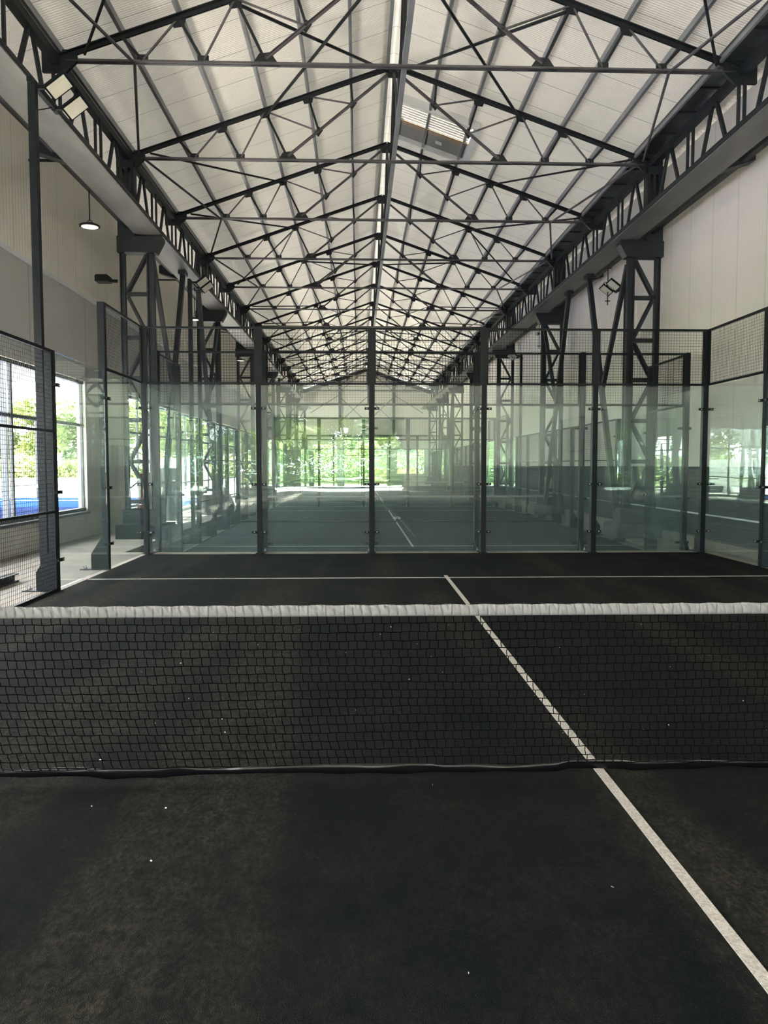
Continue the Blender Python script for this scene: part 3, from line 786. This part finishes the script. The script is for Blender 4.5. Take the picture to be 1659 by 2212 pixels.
# small white print low on the second net
mk = MB()
for x0, z0, x1, z1 in ((0, .0, .05, .09), (.05, .09, .09, .03), (.11, .09, .06, 0), (.06, 0, .16, 0), (.14, 0, .17, .09), (.19, .09, .27, .09), (.27, .09, .26, .05), (.26, .05, .31, .03), (.22, 0, .35, 0), (.35, 0, .36, .1)):
    mk.bar((x0, 0, z0), (x1, 0, z1), .016, .016, (0, 1, 0))
pm = obj('printed_mark', mk, M['label'], n2, (-.12, -.02, .15)); pm.scale = (.6, .6, .6)

# ------------------------------------------------------------------ floodlight poles
def flood(x, y, z, sg, h, where):
    t = thing('floodlight_pole', f'black floodlight pole with two lamp heads, {where}', 'floodlight pole', (x, y, z), group='floodlight poles of the courts')
    obj('pole', MB().box(-.045, .045, -.045, .045, 0, h), M['frame'], t)
    obj('arm', MB().box(-.03, .03, -.1, .80, h-.02, h+.04).box(min(-.03, -sg*.22), max(.03, -sg*.22), .08, .12, h-.02, h+.02).box(min(-.03, -sg*.22), max(.03, -sg*.22), .64, .68, h-.02, h+.02), M['frame'], t)
    for k, yy in enumerate((.10, .66)):
        hd = ob('lamp_head', HEAD, t, (-sg*.28, yy, h+.02), (-.35, sg*.65, 0), (.78, .78, .8))
        ob('lens', LENS, hd)
        ob('cooling_fins', FINS, hd)
    cb = MB().tube([(sg*.02, .1, h), (sg*.12, .2, h-.1), (sg*.10, .4, h-.14), (0, .6, h-.02)], .008, 6)
    obj('cable', cb, M['hose'], t)
HEAD = MB().box(-.20, .20, -.15, .15, -.02, .03).mesh('lamp_head', M['frame'])
LENS = MB().box(-.17, .17, -.125, .125, -.026, -.019).mesh('lens', M['lens'])
fm = MB()
for i in range(9): fm.box(-.16+i*.038, -.15+i*.038, -.12, .12, .03, .07)
FINS = fm.mesh('cooling_fins', M['frame'])
flood(CX-5.2, YB-3.95, 0, -1, 6.22, 'left of the near court')
flood(CX-5.2, Y2+4.0, Z2, -1, 6.2, 'left of the second court, nearer one')
flood(CX-5.2, Y2+16.0, Z2, -1, 6.2, 'left of the second court, farther one')
flood(CX-5.2, Y3+4.0, Z2, -1, 6.2, 'left of the third court')
flood(CX+5.2, Y2+4.0, Z2, 1, 6.2, 'right of the second court, nearer one')
flood(CX+5.2, Y2+16.0, Z2, 1, 6.2, 'right of the second court, farther one')
flood(CX+5.2, Y3+4.0, Z2, 1, 6.2, 'right of the third court')

# ------------------------------------------------------------------ pendant disc lamps along the left aisle
DISC = MB().lathe([(.02, .055), (.07, .05), (.075, .02), (.16, .015), (.185, 0), (.185, -.022), (.155, -.024)], 32).mesh('lamp_disc', M['frame'])
DIFF = MB().lathe([(.15, -.018), (.15, -.026), (.1, -.030), (.01, -.032)], 32).mesh('diffuser', M['lamp'])
hk = []
for k in range(9):
    a = PI*k/8; hk.append((.05*math.cos(a), 0, .05+.05*math.sin(a)))
HOOK = MB().tube(hk, .006, 6).mesh('hook', M['frame'])
for i, y in enumerate((14.7, 23.85, 33.0, 42.1, 51.2)):
    t = thing('pendant_lamp', f'round disc pendant lamp on a thin rod in the left aisle, {ORD[i]} from the camera', 'pendant lamp', (-4.93, y, 5.98), group='disc pendant lamps in the left aisle')
    ob('lamp_disc', DISC, t); ob('diffuser', DIFF, t); ob('hook', HOOK, t)
    obj('rod', MB().tube([(0, 0, .09), (0, 0, 1.12)], .011, 6).tube([(0, 0, 1.11), (-.28, .0, 1.16)], .011, 6), M['frame'], t)
    obj('hanger_plate', MB().box(-1.075, -.22, -.02, .02, 1.14, 1.18), M['frame'], t)
for i, y in enumerate((19.3, 26.6)):
    t = thing('hanging_spotlight', f'small spotlight on a drop rod under the right crane girder, {ORD[i]} from the camera', 'spotlight', (6.20, y, 6.5), group='small spotlights on drop rods')
    obj('drop_rod', MB().tube([(0, 0, 0), (0, 0, -.95)], .013, 6).box(-.09, .09, -.012, .012, -.06, -.04).box(-.06, .06, -.012, .012, -.86, -.84), M['hose'], t)
    obj('spot_head', MB().tube([(-.10, -.08, -.46), (0, 0, -.43)], [.055, .04], 12), M['frame'], t)
    obj('spot_lens', MB().tube([(-.104, -.083, -.461), (-.10, -.08, -.46)], .045, 12), M['lens'], t)

# wall lamps and brackets
t = thing('wall_floodlight', 'black box floodlight on the outer face of the first visible left column', 'floodlight', (-5.16, 17.0, 5.50))
obj('lamp_body', MB().box(-.42, -.14, -.14, .14, -.02, .10), M['frame'], t); obj('arm', MB().box(-.16, .02, -.03, .03, -.02, .04), M['frame'], t)
obj('visor', MB().box(-.40, -.16, -.15, .15, .10, .12), M['frame'], t)

# ------------------------------------------------------------------ things on the floor and beyond the courts
t = thing('floor_beam', 'dark steel beam lying on the concrete by the left wall', 'steel beam', (-4.68, 8.05, .0))
obj('beam', MB().box(-.07, .07, 0, 2.55, .10, .115).box(-.07, .07, 0, 2.55, .0, .02).box(-.01, .01, 0, 2.55, .02, .12), M['frame'], t)
t = thing('hose_machine', 'dark red pump machine with a looping black hose behind the left column', 'machine', (-5.0, 18.6, .0))
obj('tank', MB().lathe([(.10, .62), (.19, .66), (.20, .70), (.20, 1.32), (.17, 1.38), (.06, 1.41)], 24), M['red'], t)
obj('motor', MB().box(-.22, .22, -.16, .16, .50, .64), M['red'], t)
for sx, sy in ((-.17, -.14), (.17, -.14), (.17, .14), (-.17, .14)):
    obj('leg', MB().bar((sx*.7, sy*.7, .55), (sx, sy, 0), .05), M['red'], t)
hp = [(-.2+.0, -.1, 1.2)] + [(-.25-.28*math.sin(PI*k/10), -.12, 1.15-.75*k/10) for k in range(11)] + [(-.1, -.1, .42)]
obj('hose', MB().tube(hp, .02, 8), M['hose'], t)
obj('discharge_pipe', MB().tube([(-.05, -.2, 1.0), (.4, -.25, .55)], .03, 8), M['frame'], t)
t = thing('switch_cabinet', 'grey wall box with a small red and white sticker beside the left doors', 'box', (-5.4, 22.2, 0))
obj('cabinet', MB().box(-.3, .3, -.12, .12, .0, 1.5), M['plinth'], t)
obj('sticker', MB().box(.12, .26, -.13, -.12, 1.08, 1.2), M['red'], t); obj('sticker_text', MB().box(.15, .23, -.134, -.13, 1.12, 1.16), M['label'], t)
sh = MB(); N = 28
for i in range(N+1):
    for j in range(N+1):
        u, v = i/N, j/N; rr = math.hypot(u-.5, v-.5)*2
        sh.v.append(((u-.5)*1.0, (v-.5)*4.6, max(0, .85*(1-rr**2)+.10*math.sin(u*17+v*9)*math.sin(v*23))+.01))
for i in range(N):
    for j in range(N):
        a = i*(N+1)+j; sh.f.append((a, a+N+1, a+N+2, a+1))
tag(smooth(obj('dust_sheet', sh, M['sheet'], None, (-5.3, 29.5, 0))), 'crumpled translucent plastic sheet heaped by the left glass doors', 'plastic sheet')
t = thing('pallet', 'pale slatted timber pallet leaning at the right brick wall by the second court', 'pallet', (6.55, 27.0, 0), (0, .18, 0))
for k in range(6): obj('slat', MB().box(0, .02, 0, 1.0, .06+k*.2, .16+k*.2), M['wood'], t)
for yy in (0, .46, .92): obj('bearer', MB().box(.02, .08, yy, yy+.08, .0, 1.2), M['wood'], t)
t = thing('pipe_stub', 'short dark pipe end at the foot of the right brick wall', 'pipe', (6.58, 11.7, .30))
obj('pipe', MB().tube([(-.02, 0, 0), (.2, 0, 0)], .085, 20), M['plinth'], t); obj('bore', MB().tube([(-.03, 0, 0), (-.018, 0, 0)], .055, 20), M['hose'], t)
tag(obj('wall_pipe', MB().tube([(0, 0, 0), (0, 46, 0)], .016, 8), M['alu'], None, (6.74, 9.0, .62)), 'thin pale pipe running low along the right brick wall', 'pipe')

# litter specks on the near turf
random.seed(11)
SPK = [MB().poly([(0, 0, 0), (.012, .002, .001), (.014, .006, .003), (.003, .004, .002)], [(0, 1, 2, 3)]).mesh('turf_speck', M['label'])]
m = MB()
for i in range(60):
    x = random.uniform(-1.8, 3.0); y = random.uniform(1.9, 8.5); a = random.uniform(0, 6.3); l = random.uniform(.003, .009)
    c_, s_ = math.cos(a)*l, math.sin(a)*l
    m.poly([(x-c_, y-s_, .008), (x+s_*.3, y-c_*.3, .006), (x+c_, y+s_, .008), (x-s_*.3, y+c_*.3, .012)], [(0, 1, 2), (0, 2, 3), (0, 3, 1), (1, 3, 2)])
tag(obj('turf_debris', m, M['label']), 'tiny pale shavings scattered over the near black turf', 'debris', None, 'stuff')

# ------------------------------------------------------------------ outside, left: blue court, canopy, fence
tag(obj('blue_turf', MB().box(-19, -6.9, 16, 38, -.04, 0), M['blue']), 'bright blue outdoor padel court beyond the left windows', 'artificial turf')
tag(obj('blue_turf', MB().box(-19, -8.6, -6, 14, -.04, 0), M['blue']), 'blue outdoor court beyond the near left windows', 'artificial turf')
for y, w_ in ((21, 'near'), (35, 'far')):
    tag(obj('white_line', MB().box(-19, -6.9, y-.03, y+.03, 0, .01), M['white']), f'white {w_} service line on the outdoor blue court', 'court line')
PO = MB().box(-.06, .06, -.06, .06, -.04, 4.0).mesh('outdoor_post', M['dark'])
for i, (x, y) in enumerate([(-8.4, 18), (-8.4, 28), (-8.4, 38), (-12, 38), (-15.5, 38), (-19.2, 38), (-19.2, 28)]):
    tag(ob('outdoor_post', PO, None, (x, y, 0)), f'dark post around the outdoor blue court, {ORD[i]} going round from the near corner', 'post', 'outdoor court posts')
tag(obj('outdoor_net', MB().box(-19, -8.6, 27.98, 28.02, .78, .9), M['white']), 'white net band across the outdoor blue court', 'net')
t = thing('canopy', 'dark flat canopy on posts outside the near left windows', 'canopy', (-13, 10, 0))
obj('added_sun_shade', MB().box(4.9, 6.75, -8, 8.5, 4.5, 4.62), M['dark'], t)  # unseen slab added to keep the sun off the near left windows
obj('canopy_roof', MB().box(-5.2, 4.2, 10, 18.5, 4.55, 4.85), M['dark'], t)
for sx in (-4.8, 3.8):
    for yy in (10.5, 18): obj('canopy_post', MB().box(sx-.07, sx+.07, yy-.07, yy+.07, -.04, 4.55), M['dark'], t)
t = thing('white_fence', 'low white boundary wall beyond the outdoor blue court', 'wall', (-22, 46, 0))
obj('fence_wall', MB().box(-18, 15, 0, .2, -.04, .75), M['white'], t); obj('coping', MB().box(-18, 15, -.04, .24, .75, .82), M['alu'], t)
# white van outside the far glass doors
t = thing('white_van', 'white parked van seen through the left glass doors', 'van', (-9.6, 43.5, 0))
obj('van_body', MB().prism([(-.9, .35), (.9, .35), (.95, 1.2), (.8, 1.95), (-.8, 1.95), (-.95, 1.2)], -2.2, 2.2), M['van'], t)
for sx in (-.8, .8):
    for yy in (-1.4, 1.4): obj('wheel', MB().tube([(sx-.1, yy, .30), (sx+.1, yy, .30)], .34, 20), M['rubber'], t)

# trees: crown of leaf blades over a real branching trunk
def crown(seed, R, H, n, size):
    random.seed(seed); m = MB(); blobs = []
    for k in range(14):
        a = random.uniform(0, 2*PI); rr = R*random.uniform(.15, .75); blobs.append((rr*math.cos(a), rr*math.sin(a), H*random.uniform(.35, .92), R*random.uniform(.32, .55)))
    for i in range(n):
        bx, by, bz, br = random.choice(blobs)
        d = Vector((random.gauss(0, 1), random.gauss(0, 1), random.gauss(0, 1))).normalized()*br*random.uniform(.55, 1.0)
        p = Vector((bx, by, bz)) + Vector((d.x, d.y, d.z*.8))
        u = Vector((random.gauss(0, 1), random.gauss(0, 1), random.gauss(0, .6))).normalized(); v = u.orthogonal().normalized()
        s_ = size*random.uniform(.6, 1.3)
        m.poly([p-u*s_, p+v*s_*.4, p+u*s_, p-v*s_*.4], [(0, 1, 2, 3)])
    return m
def trunk(seed, R, H):
    random.seed(seed+50); m = MB().tube([(0, 0, -.3), (.05, .03, H*.3), (.0, .08, H*.62)], [.18, .14, .07], 8)
    for k in range(6):
        a = 2*PI*k/6; m.tube([(0, .04, H*.3+.05*k), (R*.3*math.cos(a), R*.3*math.sin(a), H*.5), (R*.55*math.cos(a), R*.55*math.sin(a), H*.7)], [.07, .05, .02], 6)
    return m
TR = []
for sd, R, H, n, mm in ((1, 2.6, 6.2, 5200, 'leaf'), (2, 2.2, 5.0, 4600, 'leafd'), (3, 3.2, 7.5, 6000, 'leaf')):
    TR.append((crown(sd, R, H, n, .17).mesh('foliage', M[mm]), trunk(sd, R, H).mesh('trunk', M['bark'])))
def tree(x, y, k, s, label, grp):
    t = thing('tree', label, 'tree', (x, y, -.1), (0, 0, random.uniform(0, 6)), grp); t.scale = (s, s, s)
    ob('foliage', TR[k][0], t); ob('trunk', TR[k][1], t)
KN = ['light green leafy', 'dark green leafy', 'tall yellow-green']
left_trees = [(-34, 62, 2, 1.0), (-29, 64, 1, 1.1), (-24.5, 62, 0, 1.1), (-20, 60, 1, 1.2), (-16.5, 63, 2, 1.0), (-13, 58, 0, 1.0), (-10.5, 66, 1, 1.2), (-24, 38, 0, 1.0), (-24, 30, 1, 1.1), (-25, 22, 2, .9), (-24, 14, 0, 1.1), (-24, 6, 1, 1.2), (-24, -3, 2, 1), (-24, 46, 2, .9)]
for i, (x, y, k, s) in enumerate(left_trees):
    where = ('beyond the white wall' if i < 7 else 'beside the outdoor court')
    tree(x, y, k, s, f'{KN[k]} tree {where}, {ORD[i if i < 7 else i-7]} in its row outside the left windows', 'trees outside the left windows')
for i, (x, k, s) in enumerate(((-9.5, 1, 1.0), (-5.2, 0, 1.1), (-1.0, 1, 1.2), (2.6, 0, 1.0), (6.2, 2, 1.0), (10, 1, 1.1))):
    tree(x, 86+(i % 2)*3, k, s, f'{KN[k]} tree outside the far gable, {ORD[i]} from the left', 'trees outside the far gable')
for i, (x, k, s) in enumerate(((-15, 2, 1.4), (-9, 1, 1.6), (-3.5, 0, 1.5), (2, 1, 1.7), (7.5, 0, 1.5), (13, 2, 1.3))):
    tree(x, -38-(i % 2)*3, k, s, f'{KN[k]} tree behind the camera mirrored in the court glass, {ORD[i]} from the left', 'trees outside the front opening')
def hedge(x0, x1, y, h, d, n, sd, along_y, label):
    random.seed(sd); m = MB()
    for i in range(n):
        a = random.uniform(x0, x1); face = random.random()
        top = h*(.82+.12*math.sin(a*1.3)+.06*math.sin(a*4.1+1))
        b_ = random.gauss(0, .5)*d*.5; z = random.uniform(0, top)
        p = Vector((b_, a, z)) if along_y else Vector((a, b_, z))
        u = Vector((random.gauss(0, 1), random.gauss(0, 1), random.gauss(0, .7))).normalized(); v = u.orthogonal().normalized(); s_ = random.uniform(.10, .20)
        m.poly([p-u*s_, p+v*s_*.5, p+u*s_, p-v*s_*.5], [(0, 1, 2, 3)])
    return tag(obj('hedge', m, M['leaf'], None, (y, 0, 0) if along_y else (0, y, -.2)), label, 'hedge')
hedge(-16, 16, 80.5, 4.6, 2.0, 26000, 21, False, 'bushy green hedge outside the far gable, in front of the trees')
hedge(-18, 16, -33, 5.2, 2.4, 34000, 22, False, 'bushy green hedge behind the camera, mirrored low in the court glass')
hedge(-38, -7, 54, 2.6, 1.6, 16000, 23, False, 'bushy green hedge beyond the white wall outside the left windows')
hedge(-14, 44, -21.5, 2.4, 1.4, 20000, 24, True, 'bushy green hedge along the outer side of the outdoor blue court')
t = thing('outbuilding', 'low pale building with orange base outside the far gable', 'building', (2.6, 80, 0))
obj('wall', MB().box(-1.3, 3.4, 0, 3, Z2, 3.0), M['grey'], t); obj('base_band', MB().box(-1.32, 3.42, -.03, 0, Z2, 1.3), M['brown'], t)
obj('roof', MB().box(-1.5, 3.6, -.2, 3.2, 3.0, 3.15), M['dark'], t)
